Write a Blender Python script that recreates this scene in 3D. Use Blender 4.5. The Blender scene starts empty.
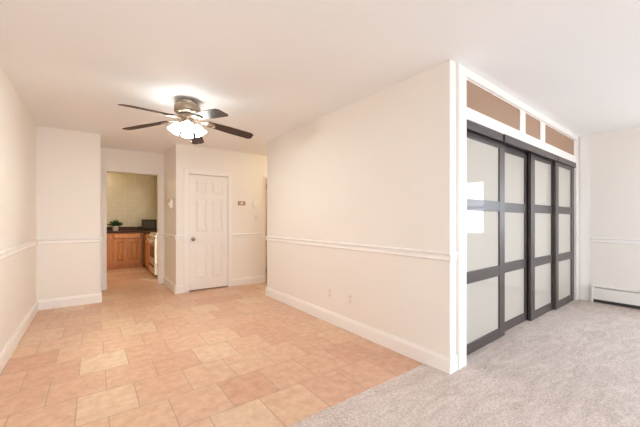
import bpy, bmesh, math, random
from mathutils import Vector, Matrix
random.seed(7)
S = bpy.context.scene
COL = S.collection
PI = math.pi

# ------------------------------------------------------------------ camera
YAW = 0.63783857
cd = bpy.data.cameras.new('camera'); cam = bpy.data.objects.new('camera', cd); COL.objects.link(cam)
cam.location = (0, 0, 1.1928); cam.rotation_euler = (PI/2, 0, -YAW)
cd.sensor_width = 36; cd.sensor_fit = 'HORIZONTAL'; cd.lens = 307/640*36; cd.shift_y = 6.665/640
cd.clip_start = 0.02
S.camera = cam

# ------------------------------------------------------------------ world, daylight, exposure
SKY = 13.6
FAN_POWER = 19.0
BULB_POWER = 700.0
KITCHEN_POWER = 92.0
HALL_POWER = 37.0
EXPOSURE = 0.0
w = bpy.data.worlds.new('daylight'); S.world = w; w.use_nodes = True
nt = w.node_tree; nt.nodes.clear()
out = nt.nodes.new('ShaderNodeOutputWorld'); bg = nt.nodes.new('ShaderNodeBackground')
tc = nt.nodes.new('ShaderNodeTexCoord'); sp = nt.nodes.new('ShaderNodeSeparateXYZ'); rp = nt.nodes.new('ShaderNodeValToRGB')
mr = nt.nodes.new('ShaderNodeMapRange'); mr.inputs[1].default_value = -1; mr.inputs[2].default_value = 1
nt.links.new(tc.outputs['Generated'], sp.inputs[0]); nt.links.new(sp.outputs['Z'], mr.inputs[0]); nt.links.new(mr.outputs[0], rp.inputs[0])
e = rp.color_ramp.elements
e[0].position = 0.30; e[0].color = (0.42, 0.40, 0.38, 1)
e[1].position = 0.52; e[1].color = (0.89, 1.0, 1.12, 1)
e2 = rp.color_ramp.elements.new(1.0); e2.color = (0.80, 0.95, 1.15, 1)
nt.links.new(rp.outputs[0], bg.inputs[0]); bg.inputs[1].default_value = SKY
nt.links.new(bg.outputs[0], out.inputs[0])

def portal(loc, rot, sx, sy):
    l = bpy.data.lights.new('window_portal', 'AREA'); l.shape = 'RECTANGLE'; l.size = sx; l.size_y = sy
    l.cycles.is_portal = True
    o = bpy.data.objects.new('window_portal', l); COL.objects.link(o); o.location = loc; o.rotation_euler = rot
vs = S.view_settings
S.display_settings.display_device = 'sRGB'
vs.view_transform = 'Standard'; vs.look = 'None'; vs.gamma = 1; vs.use_curve_mapping = False; vs.exposure = EXPOSURE
S.cycles.use_denoising = True
S.cycles.max_bounces = 14; S.cycles.diffuse_bounces = 10; S.cycles.glossy_bounces = 5; S.cycles.sample_clamp_indirect = 6
S.cycles.caustics_reflective = False; S.cycles.caustics_refractive = False

# ------------------------------------------------------------------ materials
def lin(c):
    return tuple(((v/255)/12.92 if v/255 <= .04045 else ((v/255+.055)/1.055)**2.4) for v in c) + (1,)
def mat(name, col, rough=.5, metal=0, coat=0, emit=None, estr=0, spec=.5, var=0, vscale=4, bump=0, bscale=60):
    m = bpy.data.materials.new(name); m.use_nodes = True
    n = m.node_tree.nodes; L = m.node_tree.links; b = n['Principled BSDF']
    b.inputs['Base Color'].default_value = col; b.inputs['Roughness'].default_value = rough
    b.inputs['Metallic'].default_value = metal; b.inputs['Coat Weight'].default_value = coat
    b.inputs['Coat Roughness'].default_value = .03; b.inputs['Specular IOR Level'].default_value = spec
    if emit: b.inputs['Emission Color'].default_value = emit; b.inputs['Emission Strength'].default_value = estr
    t = n.new('ShaderNodeTexCoord')
    if var:
        ns = n.new('ShaderNodeTexNoise'); ns.inputs['Scale'].default_value = vscale; ns.inputs['Detail'].default_value = 4
        L.new(t.outputs['Object'], ns.inputs['Vector'])
        mx = n.new('ShaderNodeMix'); mx.data_type = 'RGBA'
        mx.inputs[6].default_value = tuple(c*(1-var) for c in col[:3])+(1,); mx.inputs[7].default_value = tuple(min(1, c*(1+var)) for c in col[:3])+(1,)
        L.new(ns.outputs[0], mx.inputs[0]); L.new(mx.outputs[2], b.inputs['Base Color'])
    if bump:
        nb = n.new('ShaderNodeTexNoise'); nb.inputs['Scale'].default_value = bscale
        L.new(t.outputs['Object'], nb.inputs['Vector'])
        bp = n.new('ShaderNodeBump'); bp.inputs['Strength'].default_value = bump; bp.inputs['Distance'].default_value = .002
        L.new(nb.outputs[0], bp.inputs['Height']); L.new(bp.outputs[0], b.inputs['Normal'])
    return m
M = {}
M['wall'] = mat('cream_wall_paint', (.865, .825, .77, 1), .6, var=.012, vscale=1.5, bump=.04, bscale=90)
M['ceiling'] = mat('ceiling_paint', (.895, .91, .92, 1), .85, var=.01, vscale=1.2, bump=.05, bscale=70)
M['trim'] = mat('white_trim_paint', (.89, .868, .838, 1), .32, var=.008)
M['door'] = mat('white_door_paint', (.875, .845, .81, 1), .35, var=.008)
M['dark'] = mat('espresso_frame', lin((72, 64, 62)), .42, coat=.12, spec=.5, var=.06, vscale=9)
M['tan'] = mat('tan_transom_board', lin((162, 130, 106)), .6, var=.03, vscale=3)
M['nickel'] = mat('brushed_nickel', (.44, .345, .265, 1), .3, 1, var=.05, vscale=30)
M['brass'] = mat('antique_brass', (.30, .22, .14, 1), .35, 1, var=.05, vscale=30)
M['walnut'] = mat('walnut_blade', lin((56, 38, 26)), .42, coat=.05, spec=.3, var=.2, vscale=18)
M['shade'] = mat('frosted_lamp_glass', (.95, .9, .8, 1), .4, emit=(.92, .97, .95, 1), estr=FAN_POWER)
M['bulb'] = mat('lamp_bulb', (.95, .9, .8, 1), .4, emit=(.92, .97, .96, 1), estr=BULB_POWER)
M['heater'] = mat('white_enamel', (.84, .82, .78, 1), .3, var=.008)
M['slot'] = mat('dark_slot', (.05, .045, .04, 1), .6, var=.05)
M['black'] = mat('black_appliance', (.025, .024, .024, 1), .22, coat=.3, var=.05)
M['stove'] = mat('stove_enamel', (.66, .61, .52, 1), .3, coat=.15, var=.008)
M['counter'] = mat('dark_laminate', lin((74, 54, 40)), .5, spec=.15, var=.25, vscale=60)
M['plastic'] = mat('ivory_plastic', (.82, .77, .70, 1), .35, var=.01)
M['tanplastic'] = mat('bronze_plate', lin((176, 146, 112)), .4, var=.02)
M['grey'] = mat('grey_plastic', lin((128, 116, 104)), .4, var=.03)
M['pot'] = mat('white_pot', lin((214, 204, 192)), .4, var=.02)
M['leaf'] = mat('green_leaf', lin((54, 84, 34)), .5, var=.35, vscale=20)
M['soil'] = mat('soil', (.05, .03, .02, 1), .9, var=.2, vscale=50)
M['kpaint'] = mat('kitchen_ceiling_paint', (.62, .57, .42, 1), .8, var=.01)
M['kdome'] = mat('kitchen_lamp_glass', (.9, .88, .8, 1), .4, emit=(1, .80, .52, 1), estr=KITCHEN_POWER)
M['hdome'] = mat('hall_lamp_glass', (.9, .88, .8, 1), .4, emit=(1, .86, .58, 1), estr=HALL_POWER)
M['tandoor'] = mat('tan_door_edge', lin((212, 178, 140)), .5, var=.04)

def oak():
    m = mat('honey_oak', lin((196, 138, 84)), .4, coat=.15)
    n = m.node_tree.nodes; L = m.node_tree.links; b = n['Principled BSDF']
    t = n.new('ShaderNodeTexCoord'); mp = n.new('ShaderNodeMapping'); mp.inputs['Scale'].default_value = (14, 14, 1.6)
    ns = n.new('ShaderNodeTexNoise'); ns.inputs['Scale'].default_value = 3; ns.inputs['Detail'].default_value = 6
    r = n.new('ShaderNodeValToRGB'); r.color_ramp.elements[0].position = .3; r.color_ramp.elements[1].position = .7
    r.color_ramp.elements[0].color = lin((198, 128, 70)); r.color_ramp.elements[1].color = lin((222, 154, 90))
    L.new(t.outputs['Object'], mp.inputs[0]); L.new(mp.outputs[0], ns.inputs['Vector']); L.new(ns.outputs[0], r.inputs[0]); L.new(r.outputs[0], b.inputs['Base Color'])
    return m
M['oak'] = oak()

def tile_floor():
    m = mat('terracotta_tile', (.6, .4, .27, 1), .36, spec=.4)
    n = m.node_tree.nodes; L = m.node_tree.links; b = n['Principled BSDF']
    t = n.new('ShaderNodeTexCoord'); mp = n.new('ShaderNodeMapping'); mp.vector_type = 'POINT'
    mp.inputs['Location'].default_value = (-.243 + .326*20, -1.895 + .365*20, 0)
    L.new(t.outputs['Object'], mp.inputs[0])
    br = n.new('ShaderNodeTexBrick'); br.offset = .5; br.offset_frequency = 2; br.squash = 1
    br.inputs['Scale'].default_value = 1; br.inputs['Brick Width'].default_value = .326; br.inputs['Row Height'].default_value = .365
    br.inputs['Mortar Size'].default_value = .0035; br.inputs['Mortar Smooth'].default_value = .25; br.inputs['Bias'].default_value = 0
    br.inputs['Color1'].default_value = (0, 0, 0, 1); br.inputs['Color2'].default_value = (1, 1, 1, 1); br.inputs['Mortar'].default_value = (.5, .5, .5, 1)
    L.new(mp.outputs[0], br.inputs['Vector'])
    r = n.new('ShaderNodeValToRGB'); cr = r.color_ramp
    cr.elements[0].position = 0; cr.elements[0].color = (.62, .365, .25, 1)
    cr.elements[1].position = 1; cr.elements[1].color = (.72, .545, .385, 1)
    x = cr.elements.new(.35); x.color = (.67, .43, .30, 1); x = cr.elements.new(.8); x.color = (.70, .475, .325, 1)
    L.new(br.outputs['Color'], r.inputs[0])
    ns = n.new('ShaderNodeTexNoise'); ns.inputs['Scale'].default_value = 13; ns.inputs['Detail'].default_value = 9; ns.inputs['Roughness'].default_value = .7
    L.new(t.outputs['Object'], ns.inputs['Vector'])
    r2 = n.new('ShaderNodeValToRGB'); r2.color_ramp.elements[0].position = .36; r2.color_ramp.elements[0].color = (.86, .78, .72, 1)
    r2.color_ramp.elements[1].position = .64; r2.color_ramp.elements[1].color = (1.05, 1.07, 1.08, 1)
    L.new(ns.outputs[0], r2.inputs[0])
    mu = n.new('ShaderNodeMix'); mu.data_type = 'RGBA'; mu.blend_type = 'MULTIPLY'; mu.inputs[0].default_value = 1
    L.new(r.outputs[0], mu.inputs[6]); L.new(r2.outputs[0], mu.inputs[7])
    mg = n.new('ShaderNodeMix'); mg.data_type = 'RGBA'; mg.inputs[7].default_value = (.44, .30, .21, 1)
    L.new(br.outputs['Fac'], mg.inputs[0]); L.new(mu.outputs[2], mg.inputs[6]); L.new(mg.outputs[2], b.inputs['Base Color'])
    bp = n.new('ShaderNodeBump'); bp.invert = True; bp.inputs['Strength'].default_value = .3; bp.inputs['Distance'].default_value = .002
    L.new(br.outputs['Fac'], bp.inputs['Height']); L.new(bp.outputs[0], b.inputs['Normal'])
    return m
M['tile'] = tile_floor()

def carpet():
    m = mat('beige_carpet', (.5, .42, .37, 1), .95, spec=.1)
    n = m.node_tree.nodes; L = m.node_tree.links; b = n['Principled BSDF']
    t = n.new('ShaderNodeTexCoord')
    a = n.new('ShaderNodeTexNoise'); a.inputs['Scale'].default_value = 110; a.inputs['Detail'].default_value = 2
    L.new(t.outputs['Object'], a.inputs['Vector'])
    mp = n.new('ShaderNodeMapping'); mp.inputs['Rotation'].default_value = (0, 0, .35); mp.inputs['Scale'].default_value = (.8, 3.0, 1)
    L.new(t.outputs['Object'], mp.inputs[0])
    c = n.new('ShaderNodeTexNoise'); c.inputs['Scale'].default_value = 3.2; c.inputs['Detail'].default_value = 9; c.inputs['Roughness'].default_value = .72; c.inputs['Distortion'].default_value = 1.4
    L.new(mp.outputs[0], c.inputs['Vector'])
    ad = n.new('ShaderNodeMix'); ad.data_type = 'FLOAT'; ad.inputs[0].default_value = .45
    L.new(a.outputs[0], ad.inputs[2]); L.new(c.outputs[0], ad.inputs[3])
    r = n.new('ShaderNodeValToRGB'); r.color_ramp.elements[0].position = .34; r.color_ramp.elements[1].position = .64
    r.color_ramp.elements[0].color = (.40, .325, .28, 1); r.color_ramp.elements[1].color = (.745, .655, .61, 1)
    L.new(ad.outputs[0], r.inputs[0]); L.new(r.outputs[0], b.inputs['Base Color'])
    bp = n.new('ShaderNodeBump'); bp.inputs['Strength'].default_value = .5; bp.inputs['Distance'].default_value = .006
    L.new(ad.outputs[0], bp.inputs['Height']); L.new(bp.outputs[0], b.inputs['Normal'])
    return m
M['carpet'] = carpet()

def pane_glass():
    # white laminated glass of the sliding doors: milky body, glossy face, a little light passes through
    m = mat('milky_panel_glass', (.575, .54, .48, 1), .9, coat=1.0, spec=.05, var=.01)
    b = m.node_tree.nodes['Principled BSDF']; b.inputs['Coat Roughness'].default_value = .02
    n = m.node_tree.nodes; L = m.node_tree.links
    tr = n.new('ShaderNodeBsdfTranslucent'); tr.inputs[0].default_value = (.8, .76, .68, 1)
    mx = n.new('ShaderNodeMixShader'); mx.inputs[0].default_value = .12
    o = n['Material Output']; L.new(b.outputs[0], mx.inputs[1]); L.new(tr.outputs[0], mx.inputs[2]); L.new(mx.outputs[0], o.inputs[0])
    return m
M['pane'] = pane_glass()
def clear_glass():
    m = bpy.data.materials.new('window_glass'); m.use_nodes = True
    n = m.node_tree.nodes; L = m.node_tree.links; n.clear()
    o = n.new('ShaderNodeOutputMaterial'); t = n.new('ShaderNodeBsdfTransparent'); g = n.new('ShaderNodeBsdfGlossy')
    g.inputs['Roughness'].default_value = .02; mx = n.new('ShaderNodeMixShader'); mx.inputs[0].default_value = .06
    L.new(t.outputs[0], mx.inputs[1]); L.new(g.outputs[0], mx.inputs[2]); L.new(mx.outputs[0], o.inputs[0])
    return m
M['glass'] = clear_glass()

def kitchen_tile():
    m = mat('olive_beige_wall_tile', (.5, .44, .29, 1), .3, spec=.5)
    n = m.node_tree.nodes; L = m.node_tree.links; b = n['Principled BSDF']
    t = n.new('ShaderNodeTexCoord'); s = n.new('ShaderNodeSeparateXYZ'); c = n.new('ShaderNodeCombineXYZ'); ad = n.new('ShaderNodeMath')
    L.new(t.outputs['Object'], s.inputs[0]); L.new(s.outputs[0], ad.inputs[0]); L.new(s.outputs[1], ad.inputs[1]); L.new(ad.outputs[0], c.inputs[0]); L.new(s.outputs[2], c.inputs[1])
    br = n.new('ShaderNodeTexBrick'); br.offset = 0
    br.inputs['Scale'].default_value = 1; br.inputs['Brick Width'].default_value = .11; br.inputs['Row Height'].default_value = .11; br.inputs['Mortar Size'].default_value = .002
    br.inputs['Color1'].default_value = (.50, .45, .29, 1); br.inputs['Color2'].default_value = (.55, .48, .32, 1); br.inputs['Mortar'].default_value = (.42, .37, .24, 1)
    L.new(c.outputs[0], br.inputs['Vector']); L.new(br.outputs[0], b.inputs['Base Color'])
    return m
M['ktile'] = kitchen_tile()

# ------------------------------------------------------------------ mesh helpers
class MB:
    def __init__(s): s.bm = bmesh.new()
    def box(s, x0, y0, z0, x1, y1, z1):
        v = [s.bm.verts.new(p) for p in ((x0,y0,z0),(x1,y0,z0),(x1,y1,z0),(x0,y1,z0),(x0,y0,z1),(x1,y0,z1),(x1,y1,z1),(x0,y1,z1))]
        for f in ((0,3,2,1),(4,5,6,7),(0,1,5,4),(1,2,6,5),(2,3,7,6),(3,0,4,7)): s.bm.faces.new([v[i] for i in f])
        return s
    def quadbox(s, lo, hi):       # two rings of four points
        a = [s.bm.verts.new(p) for p in lo]; b = [s.bm.verts.new(p) for p in hi]
        s.bm.faces.new(a[::-1]); s.bm.faces.new(b)
        for i in range(4): s.bm.faces.new((a[i], a[(i+1) % 4], b[(i+1) % 4], b[i]))
        return s
    def prism(s, poly, p0, p1, side, up=(0, 0, 1)):   # profile (a, z): a along side, z along up, swept p0 -> p1
        side = Vector(side); up = Vector(up)
        A = [s.bm.verts.new(Vector(p0) + side*a + up*z) for a, z in poly]; B = [s.bm.verts.new(Vector(p1) + side*a + up*z) for a, z in poly]
        n = len(poly)
        s.bm.faces.new(A); s.bm.faces.new(B[::-1])
        for i in range(n): s.bm.faces.new((A[i], B[i], B[(i+1) % n], A[(i+1) % n]))
        return s
    def lathe(s, prof, mtx=None, seg=28):   # prof: (r, z)
        mtx = mtx or Matrix(); rings = []
        for r, z in prof:
            if r < 1e-5: rings.append([s.bm.verts.new(mtx @ Vector((0, 0, z)))])
            else: rings.append([s.bm.verts.new(mtx @ Vector((r*math.cos(2*PI*k/seg), r*math.sin(2*PI*k/seg), z))) for k in range(seg)])
        for a, b in zip(rings, rings[1:]):
            for k in range(seg):
                k2 = (k+1) % seg
                if len(a) == 1 and len(b) == 1: continue
                if len(a) == 1: s.bm.faces.new((a[0], b[k], b[k2]))
                elif len(b) == 1: s.bm.faces.new((a[k], b[0], a[k2]))
                else: s.bm.faces.new((a[k], b[k], b[k2], a[k2]))
        return s
    def rod(s, p0, p1, r, seg=12, r2=None):
        p0, p1 = Vector(p0), Vector(p1); d = p1-p0
        m = Matrix.Translation(p0) @ d.to_track_quat('Z', 'Y').to_matrix().to_4x4()
        r2 = r if r2 is None else r2
        return s.lathe([(0, 0), (r, 0), (r2, d.length), (0, d.length)], m, seg)
    def build(s, name, m, parent=None, bevel=0, smooth=False, loc=None, rot=None, seg=2):
        bmesh.ops.recalc_face_normals(s.bm, faces=s.bm.faces)
        me = bpy.data.meshes.new(name); s.bm.to_mesh(me); s.bm.free(); me.materials.append(m)
        o = bpy.data.objects.new(name, me); COL.objects.link(o)
        if smooth:
            for p in me.polygons: p.use_smooth = True
            try: me.set_sharp_from_angle(angle=math.radians(38))
            except Exception: pass
        if bevel:
            b = o.modifiers.new('bevel', 'BEVEL'); b.width = bevel; b.segments = seg; b.limit_method = 'ANGLE'; b.angle_limit = math.radians(40)
        if parent: o.parent = parent
        if loc: o.location = loc
        if rot: o.rotation_euler = rot
        return o
def tag(o, label, cat, group=None):
    o['label'] = label; o['category'] = cat
    if group: o['group'] = group
    return o
def empty(name, loc, rz=0, label=None, cat=None, group=None):
    o = bpy.data.objects.new(name, None); COL.objects.link(o); o.location = loc; o.rotation_euler = (0, 0, rz); o.empty_display_size = .1
    if label: tag(o, label, cat, group)
    return o
def struct(o): o['kind'] = 'structure'; return o
def copy_tree(o, parent=None):
    c = o.copy(); COL.objects.link(c)
    if parent: c.parent = parent
    for ch in list(o.children): copy_tree(ch, c)
    return c

# ------------------------------------------------------------------ plan (metres; camera stands at 0,0)
H = 2.44
XL, XP, XR = -.594, 2.226, 5.88      # left wall, partition face, right wall
YB = -2.9                            # wall behind the camera
YBLK, YOPEN, YDOOR, XSIDE = 5.487, 6.426, 5.398, 1.092
YPE = 4.413                          # far end of the partition
O = Vector((2.226, 1.317, 0)); ANG = math.radians(1.27)
def FW(**k): return dict(loc=O, rot=(0, 0, ANG))      # frame of the sliding door wall: x along it, y into it
U = Vector((math.cos(ANG), math.sin(ANG), 0)); V = Vector((-math.sin(ANG), math.cos(ANG), 0))
UE = 3.66
POST = .232

# floors and ceiling
b = MB(); b.box(XL-.1, 1.527, -.1, XP+.05, 9.7, 0); b.box(XP+.05, 4.35, -.1, 6.0, 5.6, 0)
struct(b.build('floor', M['tile']))
b = MB(); b.box(XL-.1, YB-.1, -.1, XR+.1, 1.527, .006); b.box(XP+.06, 1.527, -.1, XR+.1, 4.35, .006)
struct(b.build('floor_carpet', M['carpet']))
b = MB(); b.box(XL-.1, YB-.1, H, XR+.1, 6.54, H+.1)
struct(b.build('ceiling', M['ceiling']))
b = MB(); b.box(XL-.1, 6.54, H, 1.9, 9.7, H+.1)
struct(b.build('ceiling_kitchen', M['kpaint']))

def wall_open(b, axis, c0, c1, a0, a1, holes, z0=0, z1=H):
    """solid wall along an axis with rectangular holes (s0,s1,z0,z1)"""
    def bx(s0, s1, q0, q1):
        if s1-s0 < 1e-4 or q1-q0 < 1e-4: return
        if axis == 'x': b.box(s0, c0, q0, s1, c1, q1)
        else: b.box(c0, s0, q0, c1, s1, q1)
    cur = a0
    for s0, s1, q0, q1 in sorted(holes):
        bx(cur, s0, z0, z1); bx(s0, s1, z0, q0); bx(s0, s1, q1, z1); cur = s1
    bx(cur, a1, z0, z1)
WIN_R = [(-1.25, .22, .90, 1.97), (-2.65, -1.5, .90, 1.97)]  # first known by its reflection, second added to light the carpet
WIN_B = [(-.3, 1.6, .8, 2.0), (3.0, 4.6, .8, 2.0)]  # unseen windows added behind the camera for even, cooler light
b = MB(); b.box(XL-.1, YB-.1, 0, XL, YOPEN, H); struct(b.build('wall_left', M['wall']))
b = MB(); b.box(XL, YBLK, 0, .094, YOPEN, H); struct(b.build('wall_left_block', M['wall']))
b = MB(); wall_open(b, 'x', YOPEN, 6.54, XL, XSIDE, [(.197, .992, 0, 2.04)]); struct(b.build('wall_kitchen_opening', M['wall']))
b = MB(); b.box(XSIDE, YDOOR+.1, 0, XSIDE+.1, 6.54, H); wall_open(b, 'x', YDOOR, YDOOR+.1, XSIDE, 6.0, [(1.29, 1.95, 0, 1.965)])
b.box(1.25, YDOOR+.1, 0, 2.0, YDOOR+.12, 2.1)
struct(b.build('wall_far', M['wall']))
b = MB(); b.box(XP, 1.317, 0, XP+.12, YPE, H); struct(b.build('wall_partition', M['wall']))
b = MB(); b.box(XP+.12, YPE-.12, 0, XR, YPE, H); struct(b.build('wall_bedroom', M['wall']))
b = MB(); wall_open(b, 'y', XR, XR+.1, YB, 5.6, WIN_R); struct(b.build('wall_right', M['wall']))
b = MB(); wall_open(b, 'x', YB-.1, YB, XL-.1, XR+.1, WIN_B); struct(b.build('wall_back', M['wall']))
# kitchen walls
b = MB(); b.box(-.7, 9.6, 0, 1.8, 9.7, H); struct(b.build('wall_kitchen_back', M['ktile']))
b = MB(); b.box(1.70, 6.54, 0, 1.8, 9.6, H); struct(b.build('wall_kitchen_right', M['ktile']))
b = MB(); b.box(-.7, 6.54, 0, -.6, 9.6, H); struct(b.build('wall_kitchen_left', M['ktile']))

# windows out of view that light the room
def window(n, axis, s0, s1, z0, z1, face):
    root = struct(empty('window_%d' % n, (0, 0, 0)))
    f = MB(); g = MB(); t = .06; y0, y1 = (.02, .07)
    def add(bm, a0, a1, q0, q1, d0, d1):
        if axis == 'x': bm.box(a0, face-d1, q0, a1, face-d0, q1)
        else: bm.box(face+d0, a0, q0, face+d1, a1, q1)
    for a0, a1, q0, q1 in ((s0, s0+t, z0, z1), (s1-t, s1, z0, z1), (s0+t, s1-t, z0, z0+t), (s0+t, s1-t, z1-t, z1), (s0+t, s1-t, (z0+z1)/2-.025, (z0+z1)/2+.025)):
        add(f, a0, a1, q0, q1, y0, y1)
    f.build('window_frame', M['trim'], root)
    add(g, s0+t, s1-t, z0+t, (z0+z1)/2-.025, .04, .046); add(g, s0+t, s1-t, (z0+z1)/2+.025, z1-t, .04, .046)
    g.build('window_pane', M['glass'], root)
    sl = MB(); add(sl, s0-.03, s1+.03, z0-.03, z0, -.05, 0); sl.build('window_sill', M['trim'], root)
    c = ((s0+s1)/2, face-.09, (z0+z1)/2) if axis == 'x' else (face+.09, (s0+s1)/2, (z0+z1)/2)
    portal(c, (PI/2, 0, 0) if axis == 'x' else (PI/2, 0, PI/2), s1-s0, z1-z0)
for i, wn in enumerate(WIN_R): window(i+1, 'y', *wn, XR)
for i, wn in enumerate(WIN_B): window(i+3, 'x', *wn, YB)

# ------------------------------------------------------------------ baseboards and chair rails
BASE = [(0, 0), (.018, 0), (.018, .105), (.013, .118), (.010, .132), (0, .132)]
RAIL = [(0, .872), (.008, .872), (.015, .884), (.011, .896), (.011, .914), (.022, .926), (.022, .938), (.006, .944), (0, .944)]
def run(name, pieces, prof):
    b = MB()
    for p0, p1, side in pieces:
        q = Vector(side)*.0005
        b.prism(prof, Vector(p0)+q, Vector(p1)+q, side)
    return struct(b.build(name, M['trim'], smooth=False))
cs = .1
for nm, prof, gap in (('baseboard', BASE, 0), ('trim', RAIL, 0)):
    n = lambda s, k: 'baseboard_'+s if nm == 'baseboard' else 'trim_%d' % k
    run(n('left', 1), [((XL, YB, 0), (XL, YBLK, 0), (1, 0, 0))], prof)
    run(n('left_block', 2), [((XL+.02, YBLK, 0), (.094+(.018 if prof is BASE else .0), YBLK, 0), (0, -1, 0)), ((.094, YBLK, 0), (.094, YOPEN, 0), (1, 0, 0))], prof)
    run(n('kitchen_opening', 3), [((.112, YOPEN, 0), (.197, YOPEN, 0), (0, -1, 0)), ((.992, YOPEN, 0), (1.073, YOPEN, 0), (0, -1, 0))][:(2 if prof is BASE else 0)] or [((.112, YOPEN, 0), (.15, YOPEN, 0), (0, -1, 0))], prof)
    run(n('side', 4), [((XSIDE, YDOOR-.018 if prof is BASE else YDOOR-.015, 0), (XSIDE, YOPEN-.02, 0), (-1, 0, 0))], prof)
    run(n('far', 5), [((XSIDE+.0005, YDOOR, 0), (1.209, YDOOR, 0), (0, -1, 0)), ((2.034, YDOOR, 0), (2.653, YDOOR, 0), (0, -1, 0))], prof)
    e = .018 if prof is BASE else .02
    run(n('partition', 6), [((XP, 1.317-e, 0), (XP, YPE+e, 0), (-1, 0, 0)), ((XP-e*.9, YPE, 0), (XP+.12, YPE, 0), (0, 1, 0)),
        (tuple(O - U*(e*.6)), tuple(O + U*.094), tuple(-V))], prof)
    if prof is RAIL: run('trim_7', [((XR, YB, 0), (XR, 1.26, 0), (-1, 0, 0))], prof)
    else: run('baseboard_right', [((XR, 1.24, 0), (XR, 1.268, 0), (-1, 0, 0))], prof)
    run(n('back', 8), [((XL+.02, YB, 0), (-.35, YB, 0), (0, 1, 0)), ((1.65, YB, 0), (2.9, YB, 0), (0, 1, 0))] if prof is RAIL else [((XL+.02, YB, 0), (XR-.02, YB, 0), (0, 1, 0))], prof)
b = MB(); b.box(.001, -.005, .134, .094, -.0005, .870); b.box(.001, -.005, .946, .094, -.0005, H-.001)
struct(b.build('trim_14', M['trim'], loc=O, rot=(0, 0, ANG)))
# small block that finishes the partition's baseboard at the door casing
b = MB(); b.box(XR-.006, 1.27, .006, XR-.0005, 1.375, H-.001)
struct(b.build('trim_9', M['trim'], bevel=.003))

# ------------------------------------------------------------------ sliding door wall (frame, header, transom)
b = MB()
b.box(.1, 0, .006, POST, .19, H-.001)                                   # left post
b.box(3.53, 0, .006, UE-.02, .19, H-.001)                                  # right post
b.box(POST, 0, 2.035, 3.53, .19, 2.135)                              # header
b.box(POST, 0, 2.362, 3.53, .19, H-.001)                                  # top rail
b.box(1.413, 0, 2.135, 1.561, .19, 2.362); b.box(2.028, 0, 2.135, 2.192, .19, 2.362)
b.box(POST, .06, 2.135, 3.53, .19, 2.362)
struct(b.build('wall_sliding_door_frame', M['trim'], **FW()))
b = MB()
b.box(.095, -.02, .006, POST, -.0005, H-.002); b.box(.095, -.028, .006, .115, -.0205, H-.002)
b.box(3.53, -.006, .006, UE-.02, -.0005, H-.002)
b.box(POST+.0005, -.02, 2.37, 3.53, -.0005, H-.002)
struct(b.build('trim_10', M['trim'], bevel=.003, **FW()))
tl = ['wide tan transom panel nearest the partition corner, above the sliding doors', 'short tan transom panel in the middle between two wide ones', 'wide tan transom panel nearest the heater wall, above the sliding doors']
for (u0, u1), l in zip(((POST+.002, 1.411), (1.563, 2.026), (2.194, 3.44)), tl):
    r = empty('transom_panel', O+U*u0+V*.006+Vector((0, 0, 2.136)), ANG, l, 'transom panel', 'tan transom panels above the sliding doors')
    b = MB(); b.box(.001, 0, 0, u1-u0-.001, .05, .225); b.build('board', M['tan'], r)
b = MB(); b.box(3.44, 0, 2.1355, 3.53, .059, 2.3615); struct(b.build('trim_11', M['trim'], **FW()))

# track with three fascia boards
tr = empty('sliding_door_track', O+Vector((0, 0, 2.03)), ANG, 'dark brown overhead track with stepped fascia boards above the glass sliding doors', 'door track')
b = MB(); b.box(POST+.002, .02, -.03, 3.528, .185, .004); b.build('track_channel', M['dark'], tr)
for u0, u1, v in ((POST+.002, 1.0, .006), (1.012, 2.65, -.008), (2.664, 3.50, -.008)):
    b = MB(); b.box(u0, v, -.066, u1, .018, .004); b.build('fascia', M['dark'], tr, bevel=.002)

def sliding_door(u0, u1, v, label):
    r = empty('sliding_door', O+U*u0+V*v+Vector((0, 0, .012)), ANG, label, 'sliding door', 'sliding doors')
    W = u1-u0; st = .122; T = .032; top = 1.985
    for a in (0, W-st):
        b = MB(); b.box(a, 0, 0, a+st, T, top); b.build('stile', M['dark'], r, bevel=.002)
    rails = ((0, .092), (.622, .725), (1.268, 1.368), (1.908, top))
    for z0, z1 in rails:
        b = MB(); b.box(st+.0005, .001, z0, W-st-.0005, T-.001, z1); b.build('rail', M['dark'], r, bevel=.0015)
    for (a0, a1), (c0, c1) in zip(rails, rails[1:]):
        b = MB(); b.box(st+.0008, .013, a1+.0006, W-st-.0008, .019, c0-.0006); b.build('glass_pane', M['pane'], r)
sliding_door(.26, 1.18, .06, 'dark framed glass sliding door nearest the partition corner, reflecting the bright window')
sliding_door(1.10, 1.97, .10, 'second glass sliding door from the partition corner, set deepest behind its neighbours')
sliding_door(1.90, 2.765, .055, 'third glass sliding door from the partition corner, overlapping the deepest one')
sliding_door(2.665, 3.51, .019, 'dark framed glass sliding door at the far end beside the heater wall')

# ------------------------------------------------------------------ interior doors
b = MB(); y = YDOOR
b.box(1.209, y-.018, .001, 1.288, y-.0005, 2.045); b.box(1.952, y-.018, .001, 2.033, y-.0005, 2.045); b.box(1.288, y-.018, 1.966, 1.952, y-.0005, 2.045)
b.box(1.209, y-.024, .001, 1.222, y-.0185, 2.045); b.box(2.020, y-.024, .001, 2.033, y-.0185, 2.045); b.box(1.222, y-.024, 2.032, 2.020, y-.0185, 2.045)
struct(b.build('trim_12', M['trim'], bevel=.003))
dr = struct(empty('door_1', (1.295, y+.004, .022)))
W, Hd = .650, 1.935
b = MB(); b.box(0, .018, 0, W, .042, Hd)
sx = [0, .095, .285, .365, .555, W]; sz = [0, .165, .78, .96, 1.53, 1.61, 1.86, Hd]
for x0, x1 in ((sx[0], sx[1]), (sx[2], sx[3]), (sx[4], sx[5])): b.box(x0, 0, 0, x1, .018, Hd)
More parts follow.
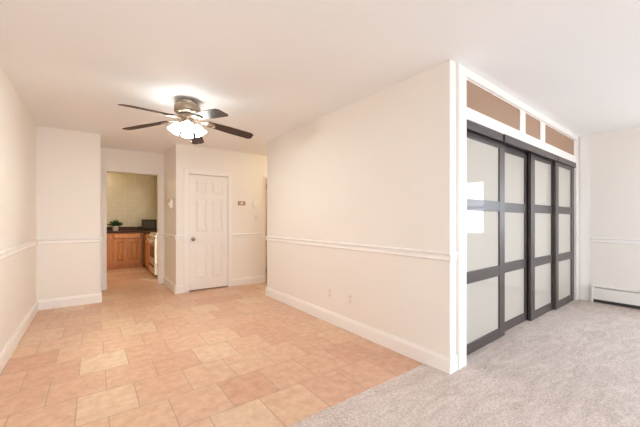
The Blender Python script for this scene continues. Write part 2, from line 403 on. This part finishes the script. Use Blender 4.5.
for x0, x1 in ((sx[1], sx[2]), (sx[3], sx[4])):
    for z0, z1 in ((sz[0], sz[1]), (sz[2], sz[3]), (sz[4], sz[5]), (sz[6], sz[7])): b.box(x0, 0, z0, x1, .018, z1)
    for z0, z1 in ((sz[1], sz[2]), (sz[3], sz[4]), (sz[5], sz[6])):
        i, j = .016, .05
        b.quadbox([(x0+i, .018, z0+i), (x1-i, .018, z0+i), (x1-i, .018, z1-i), (x0+i, .018, z1-i)], [(x0+j, .002, z0+j), (x1-j, .002, z0+j), (x1-j, .002, z1-j), (x0+j, .002, z1-j)])
b.build('door_slab', M['door'], dr)
km = Matrix.Translation((.058, 0, .85)) @ Matrix.Rotation(PI/2, 4, 'X')
b = MB(); b.lathe([(0, .0005), (.030, .0005), (.030, .006), (.012, .010), (.011, .030), (.022, .036), (.028, .048), (.026, .060), (.014, .068), (0, .069)], km, 24)
b.build('door_knob', M['brass'], dr, smooth=True)
for z in (.20, 1.72):
    b = MB(); b.rod((W+.001, -.002, z), (W+.001, -.002, z+.09), .006, 10); b.box(W-.012, -.0015, z+.005, W, -.0003, z+.085); b.build('hinge', M['plastic'], dr)
# hall doorway that shows as a sliver beyond the partition
b = MB(); b.box(2.655, y-.022, .001, 2.680, y-.0005, 2.05); struct(b.build('trim_13', M['trim'], bevel=.002))
d2 = struct(empty('door_2', (2.683, y-.03, .012)))
b = MB(); b.box(0, -.004, 0, .70, .028, 2.0); b.build('door_slab', M['tandoor'], d2)
for z in (.17, 1.78):
    b = MB(); b.rod((-.001, -.012, z), (-.001, -.012, z+.09), .008, 10); b.build('hinge', M['brass'], d2)

# ------------------------------------------------------------------ small wall fittings
t = empty('thermostat', (XSIDE, 5.76, 1.40), 0, 'small white thermostat box on the side wall between kitchen opening and panel door', 'thermostat')
b = MB(); b.box(-.04, -.11, 0, -.0005, .14, .14); b.build('case', M['plastic'], t, bevel=.006)
b = MB(); b.lathe([(0, .0005), (.030, .0005), (.026, .012), (0, .013)], Matrix.Translation((-.04, .02, .07)) @ Matrix.Rotation(-PI/2, 4, 'Y'), 24); b.build('dial', M['plastic'], t, smooth=True)
t = empty('wall_switch', (XSIDE, 5.97, 1.46), 0, 'small dark grey switch on the side wall, left of the white thermostat', 'switch')
b = MB(); b.box(-.012, -.05, 0, -.0005, .05, .10); b.build('plate', M['grey'], t, bevel=.003)
b = MB(); b.box(-.024, -.018, .03, -.0125, .018, .07); b.build('rocker', M['grey'], t, bevel=.002)
t = empty('intercom', (2.205, y, 1.465), 0, 'small bronze wall plate to the right of the white panel door', 'wall plate')
b = MB(); b.box(-.072, -.014, 0, .072, -.0005, .076); b.build('plate', M['tanplastic'], t, bevel=.004)
b = MB(); b.box(-.024, -.018, .02, .018, -.0145, .056); b.build('button', M['plastic'], t, bevel=.002)
t = empty('door_chime', (2.49, y, 1.42), 0, 'round cream cover on the far wall near the end of the partition', 'wall cover')
b = MB(); b.lathe([(0, .0005), (.078, .0005), (.078, .010), (.07, .018), (0, .022)], Matrix.Translation((0, 0, .08)) @ Matrix.Rotation(PI/2, 4, 'X'), 32); b.build('cover', M['wall'], t, smooth=True)
t = empty('light_switch', (2.50, y, 1.18), 0, 'cream light switch plate low on the far wall under the round cover', 'light switch')
b = MB(); b.box(-.036, -.006, 0, .036, -.0005, .115); b.build('plate', M['plastic'], t, bevel=.002)
b = MB(); b.box(-.006, -.014, .045, .006, -.0065, .068); b.build('toggle', M['plastic'], t)
def outlet(yy, label):
    t = empty('wall_outlet', (XP, yy, .29), 0, label, 'outlet', 'outlets low on the partition wall')
    b = MB(); b.box(-.006, -.036, 0, -.0005, .036, .115); b.build('plate', M['plastic'], t, bevel=.002)
    for z in (.018, .066):
        b = MB(); b.box(-.008, -.017, z, -.0065, .017, z+.03); s = b.build('socket', M['plastic'], t, bevel=.001)
        b = MB(); b.box(-.0086, -.008, z+.010, -.0081, -.005, z+.022); b.box(-.0086, .005, z+.010, -.0081, .008, z+.022); b.build('slot', M['slot'], s)
outlet(2.80, 'white outlet low on the partition wall, the one farther from the corner')
outlet(2.45, 'white outlet low on the partition wall, the one nearer the corner')

# baseboard heater along the right wall
hx = XR-.0008; h0, h1 = -2.6, 1.235
r = empty('baseboard_heater', (hx, 0, .008), 0, 'long white baseboard heater along the right wall on the carpet', 'heater')
b = MB(); b.box(-.012, h0, .075, 0, h1-.02, .245); b.build('back_panel', M['heater'], r)
b = MB(); b.box(-.045, h0, .002, 0, h1-.0205, .0745); b.build('floor_shade_gap', M['slot'], r)  # dark box stands in for the shade under the front cover
b = MB(); b.prism([(.0, .238), (.040, .228), (.040, .224), (.0, .232)], (-.012, h0, 0), (-.012, h1-.02, 0), (-1, 0, 0)); b.build('damper', M['heater'], r)
b = MB(); b.prism([(.055, .052), (.062, .048), (.062, .198), (.056, .210), (.050, .210), (.055, .196)], (0, h0, 0), (0, h1-.02, 0), (-1, 0, 0)); b.build('front_cover', M['heater'], r)
b = MB(); b.box(-.046, h0, .085, -.0125, h1-.022, .205); b.build('heating_element', M['slot'], r)
b = MB(); b.box(-.068, h1-.0198, .0, 0, h1, .25); b.build('end_cap', M['heater'], r, bevel=.004)

# ------------------------------------------------------------------ ceiling fan
FC = (.797, 3.40)
fan = empty('ceiling_fan', (FC[0], FC[1], H), 0, 'brushed nickel ceiling fan with five dark blades and four lit glass shades', 'ceiling fan')
b = MB(); b.lathe([(0, -.0005), (.070, -.0005), (.075, -.006), (.075, -.032), (.066, -.044), (0, -.044)]); b.build('canopy', M['nickel'], fan, smooth=True)
b = MB(); b.lathe([(0, -.045), (.098, -.045), (.120, -.056), (.127, -.075), (.127, -.118), (.118, -.134), (.095, -.146), (.060, -.152), (0, -.152)], None, 40)
b.lathe([(.1275, -.068), (.1305, -.072), (.1275, -.076)], None, 40); b.lathe([(.1275, -.114), (.1305, -.118), (.1275, -.122)], None, 40)
b.build('motor_housing', M['nickel'], fan, smooth=True)
b = MB(); b.lathe([(0, -.153), (.085, -.153), (.088, -.166), (.060, -.175), (.055, -.205), (.066, -.213), (.068, -.238), (.045, -.254), (.014, -.262), (.010, -.274), (0, -.277)], None, 32); b.build('switch_housing', M['nickel'], fan, smooth=True)
def blade_mb():
    b = MB(); r0, r1, tk = .205, .70, .006; n = 14; top = []; bot = []
    pts = []
    for i in range(n+1):
        f = i/n; x = r0+(r1-r0)*f; wd = .054+.018*min(1, f*2.2)
        if f > .94: wd *= math.sqrt(max(0.0, 1-((f-.94)/.06)**2))*.35+.65
        pts.append((x, wd))
    L1 = [(x, w_) for x, w_ in pts]; L2 = [(x, -w_) for x, w_ in reversed(pts)]
    poly = L1+L2
    A = [b.bm.verts.new((x, w_, 0)) for x, w_ in poly]; B = [b.bm.verts.new((x, w_, tk)) for x, w_ in poly]
    b.bm.faces.new(A[::-1]); b.bm.faces.new(B)
    for i in range(len(poly)): j = (i+1) % len(poly); b.bm.faces.new((A[i], A[j], B[j], B[i]))
    return b
def iron_mb():
    b = MB()
    b.box(.085, -.016, -.004, .15, .016, .003)
    for s in (-1, 1):
        pr = [(.14, .012*s), (.18, .036*s), (.225, .044*s), (.265, .030*s), (.285, .006*s)]
        for p, q in zip(pr, pr[1:]): b.rod((p[0], p[1], -.006), (q[0], q[1], -.006), .0065, 8)
    b.rod((.14, 0, -.006), (.27, 0, -.006), .006, 8)
    for p in ((.235, .03), (.235, -.03), (.27, 0)): b.rod((p[0], p[1], -.012), (p[0], p[1], 0), .009, 10)
    return b
PITCH = math.radians(-11)
bl0 = None
for k in range(5):
    a = math.radians(66+72*k)
    if bl0 is None:
        bl = blade_mb().build('blade', M['walnut'], fan); iron_mb().build('blade_iron', M['nickel'], bl); bl0 = bl
    else: bl = copy_tree(bl0, fan)
    bl.location = (0, 0, -.186); bl.rotation_euler = (Matrix.Rotation(a, 3, 'Z') @ Matrix.Rotation(math.radians(8), 3, 'Y') @ Matrix.Rotation(PITCH, 3, 'X')).to_euler()
def shade_mb():
    b = MB()
    pr = [(.022, 0), (.024, .012), (.036, .030), (.046, .055), (.050, .082), (.058, .102), (.063, .112)]
    inner = [(r-.004, z) for r, z in reversed(pr)]
    b.lathe(pr+inner+[(pr[0][0], 0)], None, 28); b.lathe([(0, .002), (.021, .002)], None, 28)
    return b
def bulb_mb(): return MB().lathe([(0, .010), (.012, .012), (.016, .035), (.026, .060), (.027, .078), (.018, .096), (0, .102)], None, 18)
sh0 = None
for k in range(4):
    a = math.radians(-103+90*k)
    dr_ = Vector((math.cos(a), math.sin(a), 0)); dn = (dr_*.62 + Vector((0, 0, -1))).normalized()
    p = dr_*.074 + Vector((0, 0, -.236))
    arm = MB(); arm.rod(dr_*.055+Vector((0, 0, -.228)), p+dn*.006, .010, 12); arm.lathe([(0, -.006), (.018, -.004), (.026, .004), (.026, .014), (.0235, .014)], Matrix.Translation(p) @ dn.to_track_quat('Z', 'Y').to_matrix().to_4x4(), 20)
    ar = arm.build('lamp_arm', M['nickel'], fan, smooth=True)
    s = shade_mb().build('lamp_shade', M['shade'], fan, smooth=True) if sh0 is None else copy_tree(sh0, fan)
    if sh0 is None: sh0 = s; bulb_mb().build('lamp_bulb', M['bulb'], s, smooth=True)
    s.location = p+dn*.006; s.rotation_euler = dn.to_track_quat('Z', 'Y').to_euler()
b = MB(); b.rod((.03, -.03, -.42), (.03, -.03, -.25), .0018, 6); b.lathe([(0, -.45), (.006, -.445), (.007, -.430), (.002, -.418), (0, -.418)], Matrix.Translation((.03, -.03, 0)), 10); b.build('pull_chain', M['nickel'], fan)

# ------------------------------------------------------------------ kitchen beyond the opening
def panel_door(name, x0, x1, z0, z1, parent, knob=None):
    """raised panel front in the x-z plane, facing -y"""
    b = MB(); b.box(x0, -.007, z0, x1, -.0005, z1)
    s = .052
    if z1-z0 > .3:
        for a, c, d, e_ in ((x0, x0+s, z0, z1), (x1-s, x1, z0, z1), (x0+s, x1-s, z0, z0+s), (x0+s, x1-s, z1-s, z1)): b.box(a, -.036, d, c, -.006, e_)
        i, j = s+.024, s+.054
        b.quadbox([(x0+i, -.0071, z0+i), (x1-i, -.0071, z0+i), (x1-i, -.0071, z1-i), (x0+i, -.0071, z1-i)], [(x0+j, -.028, z0+j), (x1-j, -.028, z0+j), (x1-j, -.028, z1-j), (x0+j, -.028, z1-j)])
    else:
        b.quadbox([(x0, -.0071, z0), (x1, -.0071, z0), (x1, -.0071, z1), (x0, -.0071, z1)], [(x0+.008, -.028, z0+.008), (x1-.008, -.028, z0+.008), (x1-.008, -.028, z1-.008), (x0+.008, -.028, z1-.008)])
    o = b.build(name, M['oak'], parent)
    return o
def base_cabinet(loc, rz, W, D, fronts, label, group='oak base cabinets in the kitchen'):
    r = empty('base_cabinet', loc, rz, label, 'cabinet', group)
    b = MB(); b.box(0, 0, .09, W, D, .878); b.box(0, .012, 0, W, D, .09); b.build('body', M['oak'], r)
    for k, x0, x1, z0, z1 in fronts: panel_door(k, x0, x1, z0, z1, r)
    return r
YC = 8.95; XC = 1.045
base_cabinet((-.25, YC, 0), 0, .635, .645, [('drawer', .02, .595, .745, .862), ('door', .02, .30, .12, .725), ('door', .315, .595, .12, .725)], 'oak base cabinet at the left behind the opening jamb, only its edge showing')
base_cabinet((.388, YC, 0), 0, .645, .645, [('drawer', .022, .60, .745, .862), ('door', .022, .305, .12, .725), ('door', .318, .60, .12, .725)], 'oak base cabinet with one drawer over two panel doors, under the plant counter')
base_cabinet((XC, 8.34, 0), -PI/2, .66, .63, [('drawer', .02, .64, .745, .862), ('door', .02, .32, .12, .725), ('door', .335, .64, .12, .725)], 'oak base cabinet between the dark dishwasher and the white stove')
d = empty('dishwasher', (XC, 8.95, 0), -PI/2, 'black dishwasher front in the kitchen corner between two oak cabinets', 'dishwasher')
b = MB(); b.box(.005, .012, .1, .60, .62, .875); b.build('body', M['black'], d)
b = MB(); b.box(.008, -.014, .12, .597, .0115, .74); b.build('door', M['black'], d, bevel=.004)
b = MB(); b.box(.008, -.014, .745, .597, .0115, .872); b.build('control_panel', M['black'], d, bevel=.004)
b = MB(); b.box(.01, .05, .001, .595, .6, .0995); b.build('toe_kick', M['slot'], d)
# continuous L-shaped worktop
b = MB(); b.box(-.25, YC-.03, .879, 1.69, 9.598, .925); b.box(XC-.03, 7.685, .879, 1.69, YC-.03, .925)
b.box(-.25, 9.578, .925, 1.69, 9.598, 1.02)
tag(b.build('countertop', M['counter']), 'dark brown L-shaped kitchen worktop over the oak cabinets', 'countertop')
# stove
s = empty('stove', (XC-.02, 7.675, 0), -PI/2, 'white kitchen stove with oven window, right behind the opening', 'stove')
b = MB(); b.box(.005, .02, .07, .755, .64, .90); b.box(.005, .60, .90, .755, .655, 1.08); b.build('body', M['stove'], s)
b = MB(); b.box(.0, .0, .901, .76, .598, .922); b.build('cooktop', M['stove'], s, bevel=.004)
b = MB(); b.box(.01, -.012, .82, .75, .0195, .899); b.build('control_panel', M['stove'], s, bevel=.004)
for k in range(5):
    b = MB(); b.rod((.10+k*.14, -.0125, .86), (.10+k*.14, -.040, .86), .022, 14, .018); b.build('knob', M['stove'], s)
b = MB(); b.box(.01, -.022, .30, .75, .0195, .812); od = b.build('oven_door', M['stove'], s, bevel=.005)
b = MB(); b.box(.13, -.026, .42, .63, -.0225, .68); b.build('oven_window', M['black'], od)
b = MB(); b.rod((.08, -.065, .765), (.68, -.065, .765), .014, 12); b.rod((.12, -.0225, .765), (.12, -.065, .765), .010, 8); b.rod((.64, -.0225, .765), (.64, -.065, .765), .010, 8); b.build('oven_handle', M['stove'], od)
b = MB(); b.box(.01, -.018, .085, .75, .0195, .285); dw = b.build('drawer', M['stove'], s, bevel=.004)
b = MB(); b.box(.08, -.040, .245, .68, -.0185, .270); b.build('drawer_handle', M['black'], dw)
b = MB(); b.box(.01, .05, .001, .75, .6, .0695); b.build('toe_kick', M['slot'], s)
for gx in (.19, .57):
    for gy in (.16, .44):
        b = MB()
        for rr in (.04, .085): b.lathe([(rr-.006, .923), (rr+.006, .923), (rr, .938), (rr-.006, .923)], Matrix.Translation((gx, gy, 0)), 20)
        b.build('burner', M['slot'], s)
# microwave in the corner
mw = empty('microwave', (1.34, 9.20, .926), math.radians(-35), 'black microwave on the dark worktop in the kitchen corner', 'microwave')
b = MB(); b.box(-.25, -.17, .012, .25, .17, .285)
for px, py in ((-.2, -.13), (.2, -.13), (-.2, .13), (.2, .13)): b.rod((px, py, 0), (px, py, .0125), .015, 10)
b.build('case', M['black'], mw, bevel=.006)
b = MB(); b.box(-.245, -.192, .018, .125, -.1705, .28); md = b.build('door', M['black'], mw, bevel=.004)
b = MB(); b.box(-.20, -.1945, .06, .08, -.1922, .24); b.build('door_window', mat('smoked_window', (.06, .055, .05, 1), .12), md)
b = MB(); b.box(.13, -.192, .018, .245, -.1705, .28); b.build('control_panel', M['grey'], mw, bevel=.004)
# plant
pl = empty('potted_plant', (.462, 9.10, .926), 0, 'bushy green plant in a white pot on the dark kitchen worktop', 'plant')
b = MB(); b.lathe([(0, 0), (.052, 0), (.056, .006), (.068, .118), (.068, .128), (.062, .128), (.060, .112), (0, .112)], None, 28); b.build('pot', M['pot'], pl, smooth=True)
b = MB(); b.lathe([(0, .121), (.0585, .116), (.058, .1125), (0, .1125)], None, 20); b.build('soil', M['soil'], pl)
b = MB()
for i in range(150):
    a = random.uniform(0, 2*PI); lean = random.uniform(.05, 1.25); ln = random.uniform(.11, .19)
    r0 = random.uniform(0, .04); base = Vector((r0*math.cos(a), r0*math.sin(a), .115))
    dv = Vector((math.sin(lean)*math.cos(a), math.sin(lean)*math.sin(a), math.cos(lean)))
    sd = Vector((-math.sin(a), math.cos(a), 0)); wd = random.uniform(.008, .014)
    p1 = base+dv*ln*.5+Vector((0, 0, .01)); p2 = base+dv*ln+Vector((0, 0, -.02*lean))
    nrm = dv.cross(sd)*.001
    q = [b.bm.verts.new(v_) for v_ in (base-sd*wd*.3, base+sd*wd*.3, p1+sd*wd, p2, p1-sd*wd)]
    q2 = [b.bm.verts.new(v_.co+nrm) for v_ in q]
    b.bm.faces.new(q); b.bm.faces.new(q2[::-1])
    for i2 in range(5): j2 = (i2+1) % 5; b.bm.faces.new((q[i2], q2[i2], q2[j2], q[j2]))
b.build('foliage', M['leaf'], pl)
# upper cabinet on the right wall, only its edge shows
r = empty('wall_cabinet', (1.44, 9.30, 1.45), -PI/2, 'oak wall cabinet on the right kitchen wall above the microwave', 'cabinet')
b = MB(); b.box(0, 0, 0, 1.4, .258, .85); b.build('body', M['oak'], r)
for k in range(4): panel_door('door', .01+k*.35, .34+k*.35, .015, .835, r)
kl = empty('kitchen_ceiling_light', (.3, 8.25, H), 0, 'round glass dome light on the kitchen ceiling', 'ceiling light')
b = MB(); b.lathe([(0, -.0005), (.15, -.0005), (.15, -.02), (0, -.02)]); b.build('base', M['nickel'], kl, smooth=True)
b = MB(); b.lathe([(.14, -.0205), (.135, -.05), (.10, -.085), (.05, -.10), (0, -.104)]); b.build('dome', M['kdome'], kl, smooth=True)
hl = empty('hall_ceiling_light', (3.3, 4.9, H), 0, 'round glass dome light on the hall ceiling behind the partition', 'ceiling light')
b = MB(); b.lathe([(0, -.0005), (.15, -.0005), (.15, -.02), (0, -.02)]); b.build('base', M['nickel'], hl, smooth=True)
b = MB(); b.lathe([(.14, -.0205), (.135, -.05), (.10, -.085), (.05, -.10), (0, -.104)]); b.build('dome', M['hdome'], hl, smooth=True)
